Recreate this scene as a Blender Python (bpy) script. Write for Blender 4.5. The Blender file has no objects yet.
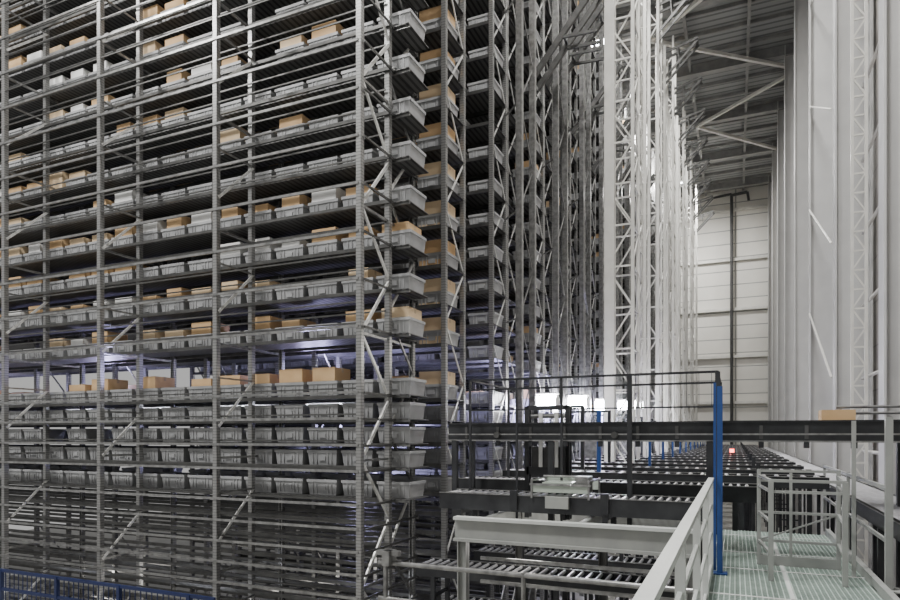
import bpy, math, random
from mathutils import Vector
random.seed(7)
scene=bpy.context.scene

# ---------------------------------------------------------------- materials
def new_mat(name):
    m=bpy.data.materials.new(name); m.use_nodes=True
    return m, m.node_tree, m.node_tree.nodes['Principled BSDF']
def noise_mat(name,c1,c2,scale=6,rough=.5,metal=0.0,detail=4,bump=0.0):
    m,nt,b=new_mat(name)
    tc=nt.nodes.new('ShaderNodeTexCoord'); n=nt.nodes.new('ShaderNodeTexNoise')
    n.inputs['Scale'].default_value=scale; n.inputs['Detail'].default_value=detail
    r=nt.nodes.new('ShaderNodeValToRGB')
    r.color_ramp.elements[0].color=(*c1,1); r.color_ramp.elements[1].color=(*c2,1)
    r.color_ramp.elements[0].position=.3; r.color_ramp.elements[1].position=.7
    nt.links.new(tc.outputs['Object'],n.inputs['Vector']); nt.links.new(n.outputs[0],r.inputs[0])
    nt.links.new(r.outputs[0],b.inputs['Base Color'])
    b.inputs['Roughness'].default_value=rough; b.inputs['Metallic'].default_value=metal
    return m
def stripe_mat(name,base,line,axis,period,width,rough=.6,metal=0,axis2=None,period2=1,width2=.1):
    m,nt,b=new_mat(name)
    tc=nt.nodes.new('ShaderNodeTexCoord'); sp=nt.nodes.new('ShaderNodeSeparateXYZ')
    nt.links.new(tc.outputs['Object'],sp.inputs[0])
    def mask(ax,per,w):
        d=nt.nodes.new('ShaderNodeMath'); d.operation='DIVIDE'; d.inputs[1].default_value=per
        f=nt.nodes.new('ShaderNodeMath'); f.operation='FRACT'
        l=nt.nodes.new('ShaderNodeMath'); l.operation='LESS_THAN'; l.inputs[1].default_value=w/per
        nt.links.new(sp.outputs[ax],d.inputs[0]); nt.links.new(d.outputs[0],f.inputs[0]); nt.links.new(f.outputs[0],l.inputs[0])
        return l
    k=mask(axis,period,width)
    if axis2 is not None:
        k2=mask(axis2,period2,width2); mx=nt.nodes.new('ShaderNodeMath'); mx.operation='MAXIMUM'
        nt.links.new(k.outputs[0],mx.inputs[0]); nt.links.new(k2.outputs[0],mx.inputs[1]); k=mx
    n=nt.nodes.new('ShaderNodeTexNoise'); n.inputs['Scale'].default_value=.7; n.inputs['Detail'].default_value=4
    nt.links.new(tc.outputs['Object'],n.inputs['Vector'])
    r=nt.nodes.new('ShaderNodeValToRGB'); r.color_ramp.elements[0].color=(*[v*.85 for v in base],1); r.color_ramp.elements[1].color=(*[min(1,v*1.08) for v in base],1)
    nt.links.new(n.outputs[0],r.inputs[0])
    mix=nt.nodes.new('ShaderNodeMix'); mix.data_type='RGBA'
    nt.links.new(k.outputs[0],mix.inputs[0]); nt.links.new(r.outputs[0],mix.inputs[6]); mix.inputs[7].default_value=(*line,1)
    nt.links.new(mix.outputs[2],b.inputs['Base Color'])
    b.inputs['Roughness'].default_value=rough; b.inputs['Metallic'].default_value=metal
    return m
def emis(name,c,s):
    m,nt,b=new_mat(name); b.inputs['Emission Color'].default_value=(*c,1); b.inputs['Emission Strength'].default_value=s
    b.inputs['Base Color'].default_value=(.9,.9,.9,1); return m

GALV=noise_mat('galvanized_steel',(.20,.20,.197),(.40,.40,.39),9,.28,.75)
PERF=stripe_mat('perforated_upright',(.37,.37,.36),(.21,.21,.21),2,.05,.012,.3,.7)
BEAM=noise_mat('rack_beam_steel',(.075,.075,.073),(.135,.135,.13),5,.36,.6)
DECK=stripe_mat('ribbed_shelf_steel',(.15,.15,.148),(.045,.045,.045),0,.12,.05,.5,.3)
BRACE=noise_mat('zinc_brace',(.66,.66,.64),(.82,.82,.79),6,.35,.4)
TOTE=noise_mat('grey_tote_plastic',(.31,.315,.32),(.46,.465,.47),3,.40)
CARD=noise_mat('cardboard',(.60,.39,.20),(.71,.49,.27),2.5,.85)
CARD2=noise_mat('cardboard_pale',(.70,.52,.32),(.79,.62,.41),2.5,.85)
TAPE=noise_mat('parcel_tape',(.50,.36,.21),(.56,.41,.25),2,.4)
WHITEBOX=noise_mat('white_carton',(.78,.78,.76),(.86,.86,.84),2,.7)
WHITE=noise_mat('white_painted_steel',(.66,.65,.61),(.78,.77,.72),3,.4,.1)
RAILW=noise_mat('rail_light_grey_paint',(.54,.56,.54),(.62,.64,.62),3,.4)
COLM=noise_mat('grey_white_column_paint',(.50,.50,.495),(.58,.58,.57),1.2,.5)
CREAM=noise_mat('cream_painted_steel',(.28,.29,.28),(.36,.37,.35),3,.45)
DARK=noise_mat('dark_conveyor_frame',(.022,.023,.026),(.045,.047,.05),4,.4,.3)
ROLL=noise_mat('steel_roller',(.46,.46,.48),(.62,.62,.64),12,.28,.7)
BLUE=noise_mat('blue_powder_coat',(.014,.05,.19),(.02,.07,.25),3,.4)
NAVY=noise_mat('navy_powder_coat',(.006,.013,.06),(.009,.02,.09),3,.4)
GRATE=noise_mat('grating_steel',(.44,.54,.49),(.56,.65,.60),8,.4,.3)
PLATE=noise_mat('grating_tray',(.22,.28,.25),(.29,.35,.32),4,.5)
FLOORM=noise_mat('concrete_floor',(.24,.24,.225),(.34,.33,.31),1.2,.45)
WALLR=stripe_mat('wall_sheet_grey',(.34,.32,.295),(.24,.225,.21),2,1.1,.04,.6)
WALLF=stripe_mat('wall_panel_offwhite',(.82,.80,.74),(.36,.36,.34),2,1.1,.08,.6,0,0,6.0,.10)
ROOFM=stripe_mat('corrugated_roof',(.34,.35,.35),(.15,.155,.16),1,.45,.14,.6,0)
STEELB=noise_mat('roof_steel',(.24,.24,.24),(.32,.32,.31),3,.5,.2)
PIPE=noise_mat('dark_pipe',(.05,.05,.05),(.08,.08,.08),3,.5)
LED=emis('led_white',(.95,.97,1),30)
LEDV=emis('led_violet_white',(.92,.93,1),140)
LEDS=emis('led_strip_white',(.82,.86,1),22)
RED=emis('red_beacon_lens',(1,.05,.03),15)
CLEAR=noise_mat('pale_polycarbonate',(.38,.44,.38),(.50,.55,.49),3,.2)

# ---------------------------------------------------------------- mesh builder
class MB:
    def __init__(s): s.v=[]; s.f=[]; s.m=[]; s.mats=[]
    def mi(s,mat):
        if mat not in s.mats: s.mats.append(mat)
        return s.mats.index(mat)
    def add(s,vs,fs,mat):
        o=len(s.v); s.v.extend(vs); k=s.mi(mat)
        for f in fs: s.f.append(tuple(i+o for i in f)); s.m.append(k)
    def box(s,x0,x1,y0,y1,z0,z1,mat):
        s.add([(x0,y0,z0),(x1,y0,z0),(x1,y1,z0),(x0,y1,z0),(x0,y0,z1),(x1,y0,z1),(x1,y1,z1),(x0,y1,z1)],
              [(0,3,2,1),(4,5,6,7),(0,1,5,4),(1,2,6,5),(2,3,7,6),(3,0,4,7)],mat)
    def bar(s,p,q,w,h,mat):
        p=Vector(p);q=Vector(q);d=(q-p).normalized()
        up=Vector((0,0,1)) if abs(d.z)<.95 else Vector((0,1,0))
        a=d.cross(up).normalized(); b=a.cross(d).normalized()
        vs=[]
        for c in(p,q):
            for i,j in((-1,-1),(1,-1),(1,1),(-1,1)): vs.append(tuple(c+a*(i*w/2)+b*(j*h/2)))
        s.add(vs,[(0,3,2,1),(4,5,6,7),(0,1,5,4),(1,2,6,5),(2,3,7,6),(3,0,4,7)],mat)
    def tube(s,p,q,r,mat,n=8):
        p=Vector(p);q=Vector(q);d=(q-p).normalized()
        up=Vector((0,0,1)) if abs(d.z)<.95 else Vector((0,1,0))
        a=d.cross(up).normalized(); b=a.cross(d).normalized()
        vs=[]
        for c in(p,q):
            for i in range(n):
                t=2*math.pi*i/n; vs.append(tuple(c+a*(math.cos(t)*r)+b*(math.sin(t)*r)))
        fs=[(i,(i+1)%n,n+(i+1)%n,n+i) for i in range(n)]
        fs+= [tuple(range(n-1,-1,-1)),tuple(range(n,2*n))]
        s.add(vs,fs,mat)
    def upright(s,x,y,z0,z1,w,mat,side=1):
        t=.012;h=w/2
        s.box(x-h,x+h,y-h*side-t/2,y-h*side+t/2,z0,z1,mat)
        for sx in(-1,1):
            s.box(x+sx*h-t/2,x+sx*h+t/2,y-h,y+h,z0,z1,mat)
            s.box(min(x+sx*h,x+sx*h*.45),max(x+sx*h,x+sx*h*.45),y+h*side-t/2,y+h*side+t/2,z0,z1,mat)
    def hbeam(s,x,y,z0,z1,wx,wy,mat,t=.03):
        s.box(x-wx/2,x-wx/2+t,y-wy/2,y+wy/2,z0,z1,mat)
        s.box(x+wx/2-t,x+wx/2,y-wy/2,y+wy/2,z0,z1,mat)
        s.box(x-wx/2,x+wx/2,y-t/2,y+t/2,z0,z1,mat)
    def mesh(s,name):
        me=bpy.data.meshes.new(name); me.from_pydata(s.v,[],s.f)
        for m in s.mats: me.materials.append(m)
        me.polygons.foreach_set('material_index',s.m); me.update(); return me
    def obj(s,name,loc=(0,0,0),parent=None):
        o=bpy.data.objects.new(name,s.mesh(name)); scene.collection.objects.link(o); o.location=loc
        if parent: o.parent=parent
        return o
def inst(name,me,loc,rot=0):
    o=bpy.data.objects.new(name,me); scene.collection.objects.link(o); o.location=loc; o.rotation_euler=(0,0,rot); return o

G=-5.0     # ground floor, camera eye level is 0
TOP=16.0
# ---------------------------------------------------------------- shelf levels
LOW=[.28,-.14,-.55,-1.08]
BOX=[.69]+[1.72+.742*i for i in range(20)]
BARE=[-1.45-.36*i for i in range(10)]
LEVELS=sorted([z for z in LOW+BOX+BARE if z>G+.15 and z<TOP-.3])
PITCH=2.93/4

def stamp_tote(mb,x,y,z):
    b=.02
    w0,w1=.285,.315; d0,d1=.27,.295; h=.28
    vs=[(x-w0,y-d0,z),(x+w0,y-d0,z),(x+w0,y+d0,z),(x-w0,y+d0,z),
        (x-w1,y-d1,z+h),(x+w1,y-d1,z+h),(x+w1,y+d1,z+h),(x-w1,y+d1,z+h),
        (x-w1+b,y-d1+b,z+h),(x+w1-b,y-d1+b,z+h),(x+w1-b,y+d1-b,z+h),(x-w1+b,y+d1-b,z+h),
        (x-w0+b,y-d0+b,z+.02),(x+w0-b,y-d0+b,z+.02),(x+w0-b,y+d0-b,z+.02),(x-w0+b,y+d0-b,z+.02)]
    fs=[(0,3,2,1),(0,1,5,4),(1,2,6,5),(2,3,7,6),(3,0,4,7),(4,5,9,8),(5,6,10,9),(6,7,11,10),(7,4,8,11),
        (8,9,13,12),(9,10,14,13),(10,11,15,14),(11,8,12,15),(12,13,14,15)]
    mb.add(vs,fs,TOTE)
    mb.box(x-w1-.01,x+w1+.01,y-d1-.012,y-d1,z+h-.05,z+h,TOTE)
    mb.box(x-w1-.01,x-w1,y-d1,y+d1,z+h-.05,z+h,TOTE)
    mb.box(x+w1,x+w1+.01,y-d1,y+d1,z+h-.05,z+h,TOTE)
    for dx in(-.2,-.12,.12,.2): mb.box(x+dx-.008,x+dx+.008,y-d1-.004,y-d0,z+.03,z+h-.05,TOTE)
    mb.box(x-.07,x+.07,y-d1-.006,y-d0,z+.09,z+.17,TOTE)
def stamp_box(mb,x,y,z,h,mat,w=.265):
    d=.255
    mb.box(x-w,x+w,y-d,y+d,z+.03,z+.03+h,mat)
    if mat is not WHITEBOX:
        mb.box(x-w,x+w,y-.03,y+.03,z+.03+h,z+.033+h,TAPE)
        mb.box(x-w-.002,x+w+.002,y-.03,y+.03,z+h-.05,z+.03+h,TAPE)

# ---------------------------------------------------------------- front rack
BAY=2.93
def front_rack():
    mb=MB(); xe=-5.35; n=9; y0,y1,y2=8.56,9.45,10.32
    xs=[xe-BAY*i for i in range(n+1)]; xl=xs[-1]
    for i,x in enumerate(xs):
        mb.upright(x,y0,G,TOP,.085,PERF); mb.upright(x,y1,G,TOP,.085,PERF); mb.upright(x,y2,G,TOP,.08,PERF,-1)
        for y in(y0,y1,y2): mb.box(x-.1,x+.1,y-.1,y+.1,G,G+.02,GALV)
        z=G+.6
        while z<TOP-2:
            if i==0:
                a=(x+.02,y0,z);b=(x+.02,y1,z+1.0);c=(x+.02,y0,z+2.0)
                mb.bar(a,b,.03,.05,BRACE); mb.bar(b,c,.03,.05,BRACE)
                mb.bar((x+.02,y1,z+.5),(x+.02,y2,z+1.5),.03,.045,BRACE); mb.bar((x+.02,y2,z+1.5),(x+.02,y1,z+2.4),.03,.045,GALV)
            else:
                zz=z+(i%2)*.55
                mb.bar((x+.05,y0,zz),(x+.05,y1,zz+.85),.02,.045,BRACE)
                mb.bar((x+.05,y0,zz+.85),(x+.05,y1,zz+.85),.03,.03,GALV)
            mb.bar((x,y0,z),(x,y1,z),.04,.04,GALV); mb.bar((x,y1,z),(x,y2,z),.04,.04,GALV)
            z+=2.0
    for z in LEVELS:
        mb.bar((xl,y0-.05,z-.02),(xe,y0-.05,z-.02),.03,.04,GALV)
        mb.bar((xl,y1-.07,z-.03),(xe+.1,y1-.07,z-.03),.04,.06,BEAM)
        mb.bar((xl,y2+.03,z-.03),(xe+.1,y2+.03,z-.03),.04,.07,BEAM)
        mb.bar((xl,y0+.07,z+.05),(xe,y0+.07,z+.05),.025,.025,BEAM)
        if z>1: mb.bar((xl,y1-.09,z+.36),(xe,y1-.09,z+.36),.02,.025,BEAM); mb.bar((xl,y0-.02,z+.36),(xe,y0-.02,z+.36),.02,.022,BEAM)
        if z>-1.2:
            mb.box(xl,xe+.36,y1+.05,y2-.05,z-.02,z-.005,DECK)
            mb.bar((xe-.2,y1+.1,z-.04),(xe+.36,y1+.1,z-.04),.03,.04,GALV)
        elif abs(z*10)%2<1.2:
            mb.bar((xl,y1+.4,z-.03),(xe+.06,y1+.4,z-.03),.05,.05,BEAM)
        mb.bar((xe+.08,y0,z-.03),(xe+.08,y2,z-.03),.025,.035,BEAM)
    return mb.obj('storage_rack')
front_rack()

def fill(mb,mc,x0,xl,yc,zs,pbox):
    for z in zs:
        x=x0; run=0; low=z<.5
        while x>xl:
            if random.random()<.95: stamp_tote(mb,x+random.uniform(-.012,.012),yc+random.uniform(-.015,.015),z)
            if not low:
                if run<=0 and random.random()<pbox*(.8 if z>4.2 else 1): run=random.randint(1,3)
                if run>0:
                    run-=1
                    m=random.choice([CARD,CARD,CARD,CARD2,CARD2]) if random.random()>.10 else WHITEBOX
                    stamp_box(mc,x,yc-.005,z,random.choice([.40,.44,.50]),m,random.choice([.26,.255,.24,.20]))
            x-=PITCH
TL=[z for z in LEVELS if z>-1.2]
t=MB();c=MB()
fill(t,c,-5.33,-24,9.9,TL,.42)
t.obj('plastic_tote'); c.obj('cardboard_box')

# ---------------------------------------------------------------- rack modules behind
def rack_pair(nbays,double=True,mast=True):
    mb=MB(); xs=[-BAY*i for i in range(nbays+1)]; xl=xs[-1]
    ys=[0,.88,.98,1.86] if double else [0,.88]
    for i,x in enumerate(xs):
        for y in ys: mb.upright(x,y,G,TOP,.085,PERF)
        z=G+.5;k=0
        while z<TOP-1.2:
            for a,b in ([(0,.88),(.98,1.86)] if double else [(0,.88)]):
                ya,yb=(a,b) if k%2==0 else (b,a)
                mb.bar((x+.02,ya,z),(x+.02,yb,z+1.1),.02,.035,BRACE if i==0 else GALV)
            z+=1.1;k+=1
    for z in LEVELS:
        for y in ys: mb.bar((xl,y,z-.03),(.05,y,z-.03),.04,.07,BEAM)
        if z>-1.2:
            mb.box(xl,.04,.04,.84,z-.02,z-.005,DECK)
            if double: mb.box(xl,.04,1.02,1.82,z-.02,z-.005,DECK)
    if mast:
        for x,y in((.55,.3),(.55,1.3)): mb.upright(x,y,G,TOP+.6,.13,GALV)
        z=G+.4;k=0
        while z<TOP-.8:
            ya,yb=(.3,1.3) if k%2==0 else (1.3,.3)
            mb.bar((.55,ya,z),(.55,yb,z+1.2),.02,.035,GALV)
            if k%2==0: mb.bar((0,.88,z),(.55,.3,z),.03,.03,GALV)
            z+=1.2;k+=1
    return mb.mesh('storage_rack')
m_row2=rack_pair(7,False,False); m_pair=rack_pair(3,True)
inst('storage_rack',m_row2,(-4.97,10.9,0))
t=MB();c=MB(); fill(t,c,-.34,-19,.44,TL,.4)
for z in TL:
    if z>.5 and random.random()<.6: stamp_box(c,-.34,.42,z,.50,random.choice([CARD,CARD2]),.27)
inst('plastic_tote',t.mesh('plastic_tote'),(-4.97,10.9,0)); inst('cardboard_box',c.mesh('cardboard_box'),(-4.97,10.9,0))
MODY=[13.25+3.15*i for i in range(13)]
tp=[];
for s in range(3):
    t=MB();c=MB(); fill(t,c,-.3,-8.4 if s<2 else -4,.44,TL,.2)
    tp.append((t.mesh('plastic_tote'),c.mesh('cardboard_box')))
for i,y in enumerate(MODY):
    inst('storage_rack',m_pair,(-4.9,y,0))
    a,b=tp[i%3]
    inst('plastic_tote',a,(-4.9,y,0)); inst('cardboard_box',b,(-4.9,y,0))

# ---------------------------------------------------------------- white lattice towers
def tower(big):
    mb=MB(); X=.72;Y=1.1;T=TOP+2.2
    if big: mb.box(-.03,.24,-.16,.16,G,T,WHITE)
    else: mb.box(-.05,.05,-.05,.05,G,T,WHITE)
    for x,y in((X,0),(0,Y),(X,Y)): mb.box(x-.045,x+.045,y-.045,y+.045,G,T,WHITE)
    z=G+.5;k=0
    st=1.15
    while z<T-1.2:
        for j,(p,q) in enumerate((((0,0),(X,0)),((0,Y),(X,Y)),((0,0),(0,Y)),((X,0),(X,Y)))):
            if j==1 and not big: continue
            mb.bar((p[0],p[1],z),(q[0],q[1],z),.035,.045,WHITE)
            a,b=(p,q) if k%2==0 else (q,p)
            mb.bar((a[0],a[1],z),(b[0],b[1],z+st),.03,.04,WHITE)
        z+=st;k+=1
    return mb.mesh('lattice_tower')
m_t=tower(True); m_t2=tower(False)
def bracket():
    mb=MB()
    for y in(0,.45):
        mb.bar((-.1,y,1.0),(1.25,y,1.3),.05,.09,BEAM)
        mb.bar((-.1,y,-.1),(1.25,y,1.25),.05,.09,BEAM)
        mb.bar((.5,y,.55),(.45,y,1.1),.04,.06,BEAM)
    mb.bar((1.2,-.1,1.27),(1.2,.55,1.27),.1,.1,BEAM)
    mb.bar((.5,0,1.1),(.5,.45,1.1),.05,.06,BEAM)
    return mb.mesh('tie_bracket')
m_b=bracket()
TY=[18.2+3.15*i for i in range(11)]
for i,y in enumerate(TY):
    if i%2==0 : inst('lattice_tower',m_t if i==0 else m_t2,(-3.3,y,0))
    inst('roof_tie_bracket',m_b,(-2.62,y+.3,14.9))
    if i%2==1:
        s_=MB(); s_.box(.6,.7,-.05,.05,G,TOP,WHITE); s_.box(.6,.7,1.0,1.1,G,TOP,WHITE)
        for k in range(10): s_.bar((.65,0,G+1+2*k),(.65,1.05,G+2+2*k),.03,.04,WHITE)
        s_.obj('service_mast',(-3.3,y,0))
mk=MB()
for y in(0,.5):
    mk.bar((-1.75,y,-.1),(.0,y,2.0),.08,.14,BEAM)
    mk.bar((-1.0,y,.85),(-.05,y,.8),.05,.07,BEAM)
mk.bar((-1.7,0,-.05),(-1.7,.5,-.05),.08,.08,GALV); mk.bar((-.1,0,1.85),(-.1,.5,1.85),.06,.06,GALV)
mk.bar((-.9,0,.95),(-.9,.5,.95),.05,.05,BEAM)
mk=mk.mesh('knee_strut')
for i,y in enumerate(TY[:8]): inst('knee_strut',mk,(-3.35,y-.3,9.9))
inst('knee_strut',mk,(-3.0,15.6,9.0))

# ---------------------------------------------------------------- room shell
s=MB(); s.box(-34,3.6,-6,58,G-.2,G,FLOORM); s.obj('floor')
s=MB(); s.box(3.2,3.45,-6,57,G,20,WALLR); s.obj('wall_right')
s=MB(); s.box(-34,3.45,56.5,56.8,G,20,WALLF)
s.obj('wall_back')
s=MB(); s.box(-34,3.45,-6,57,20,20.2,ROOFM); s.obj('ceiling')
s=MB()
for y in [1+6*i for i in range(10)]:
    s.box(-34,3.2,y-.12,y+.12,19.45,19.98,STEELB); s.box(-34,3.2,y-.2,y+.2,19.42,19.47,STEELB)
for k in range(37):
    y=-5+1.7*k; s.box(-34,3.2,y-.04,y+.04,19.82,19.99,STEELB)
for x in(-30,-22,-14,-7.5,-2.2,.6): s.box(x-.07,x+.07,-6,56.5,19.6,19.82,STEELB)
for a,b in(((-3.8,32.6),(3.1,38.3)),((3.1,38.3),(-2.2,42.9)),((-2.2,42.9),(3.1,49)),((3.1,26.3),(-3.8,32.6))):
    s.bar((*a,19.3),(*b,19.3),.16,.16,WHITE)
s.obj('roof_truss')
col=MB(); col.hbeam(0,0,G,19.9,.8,.46,COLM,.035)
mcol=col.mesh('steel_column')
for y in(7.2,13.2,19,25,31,37,43,49,55): inst('steel_column',mcol,(2.72,y,0))
s=MB()
for z in [G+1+1.8*i for i in range(14)]:
    s.tube((2.9,13.5,z),(2.9,18.7,z),.04,WHITE,8)
s.obj('wall_girt')
def ladder(y,x0=2.45,w=.28):
    s=MB()
    for x in(0,w): s.box(x-.03,x+.03,-.04,.04,G,19.5,WHITE)
    z=G+.3;k=0
    while z<19:
        s.bar((0,0,z),(w,0,z+.0),.03,.04,WHITE)
        s.bar((0 if k%2 else w,0,z),(w if k%2 else 0,0,z+.45),.025,.035,WHITE)
        z+=.45;k+=1
    return s.obj('bracing_ladder',(x0,y,0))
ladder(17.5,2.50)
s=MB()
for z in (1.5,5,8.5,12):
    s.tube((2.3,19.3,z),(2.3,24.7,z+2.6),.03,WHITE,6)
s.obj('bracing_rod')
s=MB(); s.tube((-.25,56.0,G),(-.25,56.0,19.2),.12,PIPE); s.tube((-.25,56.0,19.2),(.9,56.0,19.3),.12,PIPE)
s.tube((-1.6,56.0,19.2),(-.25,56.0,19.3),.1,PIPE); s.tube((.9,56.0,19.3),(1.0,56.0,18.6),.1,PIPE)
s.obj('downpipe')
s=MB()
for z in(2.5,6.2,10,14,18): s.box(-7,2.3,56.2,56.45,z,z+.22,WHITE)
s.obj('wall_frame')

# ---------------------------------------------------------------- conveyors
def conveyor(L,W,leg,sideh=.16,pitch=.11,frame=DARK,axle=.028,tray=True):
    mb=MB()
    for y in(-W/2,W/2):
        mb.box(0,L,y-.02,y+.02,-sideh,.03,frame)
        mb.box(0,L,y-.03,y+.03,.02,.03,GALV)
    x=.06
    while x<L-.04:
        mb.tube((x,-W/2+.03,-.005),(x,W/2-.03,-.005),axle,ROLL,6); x+=pitch
    x=.3
    while x<L:
        for y in(-W/2,W/2): mb.box(x-.035,x+.035,y-.03,y+.03,leg,-sideh,frame)
        mb.box(x-.02,x+.02,-W/2,W/2,-sideh-.06,-sideh,frame)
        mb.box(x-.02,x+.02,-W/2,W/2,leg*.55,leg*.55+.05,frame)
        x+=2.0
    if tray: mb.box(0,L,-W/2+.05,W/2-.05,-sideh-.01,-sideh+.01,frame)
    return mb.mesh('roller_conveyor')
def upper():
    mb=MB(); x0,x1=-4.0,2.25; y0,y1=8.95,9.65
    for y in(y0,y1):
        mb.box(x0,x1,y-.025,y+.025,-.08,.17,DARK); mb.box(x0,x1,y-.05,y+.05,.16,.18,DARK); mb.box(x0,x1,y-.04,y+.04,-.09,-.07,GALV)
    mb.box(x0,x1,y0+.03,y1-.03,.10,.13,DARK)
    x=x0+.1
    while x<x1: mb.tube((x,y0+.03,-.03),(x,y1-.03,-.03),.03,ROLL,6); x+=.25
    x=x0+.3
    while x<x1:
        mb.box(x-.03,x+.03,y0-.04,y0+.04,-.16,-.08,DARK); mb.box(x-.02,x+.02,y0-.04,y0-.025,-.05,.12,PIPE); x+=.5
    for x in(-3.9,-2.4,-.3,1.9):
        for y in(y0,y1): mb.box(x-.04,x+.04,y-.04,y+.04,-1.3 if x<0 else G,-.08,DARK)
    for z in(.28,.36): mb.tube((1.2,y1,z),(x1,y1,z),.018,GALV,8)
    for x in(1.25,2.0): mb.box(x-.015,x+.015,y1-.015,y1+.015,.17,.37,GALV)
    for x in(-3.2,-1.5): mb.tube((x,y0-.10,.0),(x,y0-.03,.0),.045,BEAM,12)
    mb.box(x0,x1,y0-.055,y0-.05,.0,.02,GALV)
    return mb.obj('belt_conveyor')
upper()
inst('roller_conveyor',conveyor(3.5,.62,-.4,tray=False,sideh=.2),(-3.8,8.5,-.83))
inst('roller_conveyor',conveyor(4.6,.62,-.6,tray=False,sideh=.2),(-4.3,10.2,-.75))
inst('roller_conveyor',conveyor(50,.62,G+.9,pitch=.15,axle=.04,tray=False),(1.85,4.5,-.92),math.pi/2)
inst('roller_conveyor',conveyor(5.2,.5,G+.9,pitch=.15,axle=.04,tray=False),(2.6,7.6,-1.05),math.pi/2)
mc_=conveyor(5.6,.6,G+.7,pitch=.2,axle=.04)
yy=12.3
while yy<52:
    inst('roller_conveyor',mc_,(-4.2,yy,-.72)); yy+=2.1
mg=conveyor(16,.6,-.7,frame=GALV,pitch=.2)
for y,z in((7.6,-4.2),(10.6,-4.2),(12.3,-4.2)): inst('roller_conveyor',mg,(-16,y,z))
ml=conveyor(4.2,.55,-.9,frame=DARK,pitch=.14)
for y,z in((9.5,-2.1),(10.3,-2.9),(9.3,-3.7),(12.0,-2.3)): inst('roller_conveyor',ml,(-4.7,y,z))

s=MB()
for i in range(12):
    y=13.3+3.1*i
    for x in(-3.9,-2.9):
        s.box(x-.035,x+.035,y-.035,y+.035,-.7,.62,DARK)
    s.box(-3.9,-2.9,y-.03,y+.03,.57,.62,DARK); s.box(-3.9,-2.9,y-.02,y+.02,.2,.23,DARK)
    s.box(-3.6,-3.2,y-.1,y+.1,-.6,-.15,GALV)
s.obj('lift_station')
# lift carriage standing between the two crossing conveyors
s=MB()
for x in(-3.0,-2.35):
    for y in(9.72,9.84): s.box(x-.035,x+.035,y-.02,y+.02,-1.3,.45,DARK)
s.box(-3.0,-2.35,9.70,9.86,-.62,-.50,DARK); s.box(-3.0,-2.35,9.70,9.86,.40,.46,DARK)
s.box(-2.92,-2.45,9.72,9.84,-.50,-.18,PIPE); s.box(-2.80,-2.74,9.69,9.71,-.50,.35,BRACE); s.box(-2.55,-2.49,9.69,9.71,-.50,.35,BRACE)
s.tube((-2.95,9.78,.3),(-2.40,9.78,.3),.04,GALV,10)
s.obj('lift_carriage')
s=MB()
for i in range(13):
    y=12.9+3.1*i
    s.box(-1.9,-1.84,y-.03,y+.03,-.75,.10,BLUE); s.box(.35,.42,y-.04,y+.04,G,-.5,DARK)
    s.box(-1.9,-1.2,y-.02,y+.02,.05,.10,BLUE)
s.box(-2.35,-2.28,12.0,12.07,-1.2,.45,BLUE)
s.obj('safety_post')

s=MB(); y=8.75
xs=[-3.57,-2.85,-2.2,-1.28,-.2]
for x in xs:
    w=.03 if x in(-1.28,-.2) else .015
    s.box(x-w,x+w,y-w,y+w,-1.25,.8,DARK)
s.bar((-3.57,y,.8),(-.2,y,.8),.03,.03,DARK)
for z in(.66,.36): s.bar((-3.57,y,z),(-.2,y,z),.02,.02,DARK)
x=-3.57
while x<-.2: s.bar((x,y,.36),(x,y,.8),.006,.006,PIPE); x+=.15
s.bar((-3.57,10.5,.8),(-.2,10.5,.8),.025,.025,DARK)
for x in(-3.57,-.2): s.bar((x,y,.8),(x,10.5,.8),.025,.025,DARK); s.box(x-.02,x+.02,10.48,10.52,-1.2,.8,DARK)
s.obj('guard_fence')
s=MB(); x0,x1,y0,y1=-2.45,-1.70,8.15,8.85; b=-.78
s.box(x0,x1,y0,y0+.01,b+.03,b+.12,CLEAR); s.box(x0,x1,y1,y1+.01,b+.03,b+.18,CLEAR)
for x in(x0,x1):
    for yy in(y0,y1): s.box(x-.012,x+.012,yy-.012,yy+.012,b-.05,b+.2,GALV)
    s.box(x-.01,x+.01,y0,y1,b+.17,b+.19,GALV)
s.box(x0-.03,x1+.03,y0-.02,y0,b+.12,b+.145,GALV); s.box(x0+.1,x1-.25,y0+.15,y1-.15,b+.03,b+.15,CLEAR)
s.box(x0+.2,x0+.5,y0-.07,y0,b-.17,b-.02,CREAM)
s.box(x1-.2,x1-.02,y0+.1,y0+.35,b+.03,b+.24,GALV); s.tube((x0+.05,y0+.4,b+.22),(x1-.05,y0+.4,b+.22),.015,GALV)
for x in(x0-.25,x1+.2): s.box(x-.05,x+.05,y0-.02,y0+.05,b-.22,b+.04,DARK)
s.obj('tote_transfer_unit')

# ---------------------------------------------------------------- mezzanine steelwork
s=MB(); xm=-3.5
s.box(xm,-.4,8.02,8.05,-1.42,-1.13,CREAM); s.box(xm,-.4,7.96,8.11,-1.15,-1.11,RAILW); s.box(xm,-.4,7.96,8.11,-1.44,-1.40,CREAM)
s.box(xm,-.3,10.7,10.85,-1.5,-1.25,CREAM)
for x in(xm+.05,-.47):
    s.hbeam(x,8.2,G,-1.4,.13,.13,CREAM,.015)
for x in(xm+.05,-2.0,-.47):
    s.hbeam(x,10.75,G,-1.3,.13,.13,BEAM,.015); s.box(x-.05,x+.05,8.1,10.8,-1.42,-1.25,CREAM)
s.box(xm,-.4,8.3,8.36,-3.3,-3.2,GALV)
for z in(-1.85,-2.2,-2.7,-3.6): s.bar((xm,9.0,z),(-.4,9.0,z),.04,.05,GALV)
s.obj('mezzanine_frame')

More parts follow.
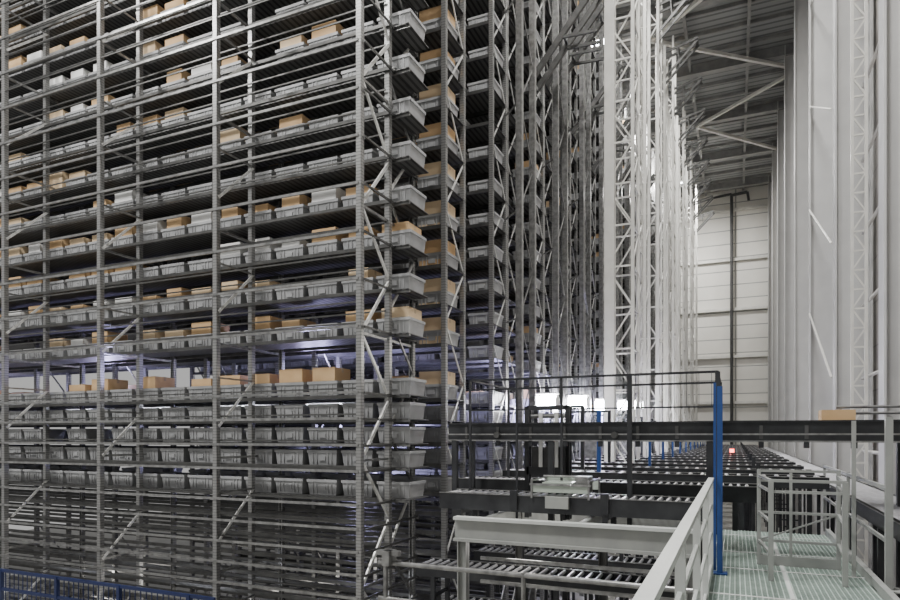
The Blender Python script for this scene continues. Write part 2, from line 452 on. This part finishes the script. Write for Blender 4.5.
# walkway grating
s=MB(); X0,X1=-.3,1.35; Y0,Y1=-2,11.8; Z=-1.6
y=Y0
while y<Y1: s.box(X0,X1,y,y+.010,Z-.03,Z,GRATE); y+=.055
for i in range(34):
    x=X0+(X1-X0)*i/33; s.box(x-.005,x+.005,Y0,Y1,Z-.035,Z+.002,GRATE)
s.box(X0,X1,Y0,Y1,Z-.10,Z-.085,PLATE)
for x in(X0,X1): s.box(x-.03,x+.03,Y0,Y1,Z-.22,Z+.10,CREAM)
for y in(0,3,6,9,11.7):
    s.box(X0,X1,y-.05,y+.05,Z-.2,Z-.1,CREAM)
    for x in(X0,X1): s.box(x-.06,x+.06,y-.06,y+.06,G,Z-.2,CREAM)
for y in (4.2,5.6,7.0,8.4,9.6,11.2): s.box(X0,X1,y-.02,y+.02,Z,Z+.006,RAILW)
s.box(.5,.54,Y0,Y1,Z,Z+.006,RAILW)
s.obj('walkway_grating')

s=MB(); x=-.25
s.box(x-.03,x+.03,.2,7.95,-.525,-.49,RAILW)
for z in(-.8,-1.12): s.box(x-.012,x+.012,.2,7.9,z-.02,z+.02,RAILW)
s.box(x-.012,x+.012,.2,7.9,-1.6,-1.47,RAILW)
for y in(.4,1.9,3.4,4.9,6.4,7.85): s.box(x-.025,x+.025,y-.025,y+.025,-1.62,-.5,RAILW)
s.obj('walkway_railing')
s=MB()
s.box(-.19,-.13,7.97,8.03,-1.6,.56,BLUE); s.box(-.235,-.205,8.2,8.24,-1.6,.62,BLUE)
for z in(-1.3,-.9,-.5,-.1,.3): s.box(-.19,-.15,8.03,8.25,z,z+.04,BLUE)
s.box(-.25,-.08,7.93,8.1,-1.6,-1.585,BLUE)
s.obj('blue_gate_post')
s=MB()
for z in(-1.6,-2.05): s.tube((-4.1,7.0,z),(-.35,7.0,z),.03,GALV,10)
for x in(-4.0,-2.2,-.5): s.tube((x,7.0,G),(x,7.0,-1.57),.03,GALV,8)
s.box(-4.1,-3.8,6.95,7.03,-1.5,-1.44,GALV); s.box(-4.0,-3.9,6.9,7.1,-1.62,-1.44,GALV)
s.obj('tubular_barrier')
s=MB()
for z in(-2.42,-2.75,-3.2): s.bar((-24,7.2,z),(-7.0,7.2,z),.04,.05,NAVY)
x=-24
while x<=-7: s.box(x-.03,x+.03,7.17,7.23,G,-2.40,NAVY); x+=1.5
x=-24
while x<-7: s.bar((x,7.2,-2.4),(x,7.2,-3.2),.012,.012,NAVY); x+=.12
s.obj('blue_guard_rail')

s=MB()
def post(x,y,z1,w=.022): s.box(x-w,x+w,y-w,y+w,-1.6,z1,CREAM)
A,B,C,D=(.27,8.8),(1.12,8.8),(.36,7.85),(1.06,7.85)
for p in(A,B): post(*p,-.42)
for p in(C,D): post(*p,-.50,.026)
post(.62,8.8,-.46,.016)
def rl(p,q,z,w=.03,h=.03): s.bar((*p,z),(*q,z),w,h,CREAM)
for z in(-.44,-.56,-.95,-1.3): rl(A,B,z)
for z in(-.50,-.62): rl(C,D,z,.035,.03)
for z in(-.50,-.62,-.95,-1.3): rl(A,C,z); rl(B,D,z)
s.bar((A[0],A[1],-1.3),(B[0],B[1],-.95),.015,.02,CREAM)
s.box(.27,1.12,8.78,8.82,-1.6,-1.48,CREAM)
s.obj('access_gate')
s=MB()
s.box(1.41,1.475,7.8,7.865,-1.6,.18,CREAM); s.box(1.32,1.56,7.72,7.96,-1.6,-1.585,CREAM)
s.box(1.20,1.24,8.4,8.44,-1.6,.16,CREAM)
s.bar((1.44,7.83,-.55),(1.44,13,-.55),.03,.04,CREAM); s.bar((1.44,7.83,-1.1),(1.44,13,-1.1),.03,.04,CREAM)
for y in(10.4,13): s.box(1.42,1.46,y-.02,y+.02,-1.7,-.52,CREAM)
s.obj('support_post')
s=MB(); s.box(.98,1.34,9.1,9.45,.135,.31,CARD); s.box(.98,1.34,9.26,9.30,.31,.313,TAPE); s.obj('cardboard_box')
s=MB(); s.tube((-.1,25,-.72),(-.1,25,-.62),.03,DARK); s.tube((-.1,25,-.62),(-.1,25,-.5),.07,RED,12); s.tube((-.1,25,-.5),(-.1,25,-.47),.05,DARK,12); s.obj('warning_beacon')

# ---------------------------------------------------------------- lamps
def batten(name,x0,x1,y,z,mat,w=.06):
    s=MB(); s.box(x0,x1,y-w,y+w,z+w,z+w+.04,WHITE); s.tube((x0+.03,y,z),(x1-.03,y,z),w*.8,mat,12)
    for x in(x0,x1): s.tube((x-.015,y,z),(x+.015,y,z),w*.85,WHITE,12)
    return s.obj(name)
for x0,x1 in((-7.0,-7.9),(-8.8,-10.3),(-11.6,-12.5),(-14.2,-15.1)): batten('led_batten',x1,x0,10.6,.60,LEDS,.022)
for x0,y,z,l in((-4.75,16.0,.84,.62),(-4.65,19.2,.98,.62),(-4.35,21.9,1.0,.6),(-4.2,25.6,1.15,.6),(-4.1,28.8,1.3,.6)): batten('led_batten',x0,x0+l,y,z,LEDV,.2)
# ground-floor battens under the front rack
for x in(-7,-11,-15): batten('led_batten',x,x+1.4,8.2,-3.2,LEDS,.03)
def area(name,loc,size,e,col=(1,1,1),rot=(0,0,0),sy=None):
    l=bpy.data.lights.new(name,'AREA'); l.energy=e; l.color=col; l.size=size
    if sy: l.shape='RECTANGLE'; l.size_y=sy
    o=bpy.data.objects.new(name,l); o.location=loc; o.rotation_euler=rot; scene.collection.objects.link(o)
for i,(x,y,z,e) in enumerate([(-1,6,18.8,2700),(-1,18,18.8,1700),(-5.6,30,18.2,2100),(-5.6,38,18.2,1500),(-3.8,49,18.2,3000),(-9,1,15,2700),(-18,1,15,2000)]):
    s=MB(); s.box(x-.6,x+.6,y-.25,y+.25,z+.05,z+.15,WHITE); s.box(x-.55,x+.55,y-.2,y+.2,z+.03,z+.05,LED)
    for dx in(-.5,.5): s.tube((x+dx,y,z+.15),(x+dx,y,19.9),.02,WHITE)
    s.obj('high_bay_light')
    area('high_bay_lamp',(x,y,z),1.6,e,(1,.985,.96))
for x,y,z,e in((-8,11.05,1.3,110),(-14,11.0,1.2,160),(-19,11,1.2,120),(-7,12.7,.2,120),(-5.6,15.8,.6,220),(-5.3,19,.6,240),(-4.4,22.3,.7,180),(-8,12.7,-.9,80)):
    l=bpy.data.lights.new('violet_led','POINT'); l.energy=e; l.color=(.55,.53,1); l.shadow_soft_size=.25
    o=bpy.data.objects.new('violet_led',l); o.location=(x,y,z); scene.collection.objects.link(o)
for x,y,z,e in((-3,9.6,-1.75,22),(-9,10.9,-3.4,60),(-14,10.9,-3.4,60),(-1.5,15,2.2,80),(-.8,26,2.4,150)):  # last two are added fill lights to brighten the conveyors, no fixtures
    l=bpy.data.lights.new('warm_lamp_and_fill','POINT'); l.energy=e; l.color=(1,.96,.9); l.shadow_soft_size=.3
    o=bpy.data.objects.new('warm_lamp_and_fill',l); o.location=(x,y,z); scene.collection.objects.link(o)

w=bpy.data.worlds.new('world'); scene.world=w; w.use_nodes=True
w.node_tree.nodes['Background'].inputs[0].default_value=(1,.99,.975,1); w.node_tree.nodes['Background'].inputs[1].default_value=.48

# ---------------------------------------------------------------- camera
cd=bpy.data.cameras.new('camera'); cam=bpy.data.objects.new('camera',cd); scene.collection.objects.link(cam)
cam.location=(0,0,0); cam.rotation_euler=(math.radians(90),0,math.atan(285/640))
cd.sensor_width=36; cd.lens=25.6; cd.shift_y=.15; cd.clip_end=300
scene.camera=cam
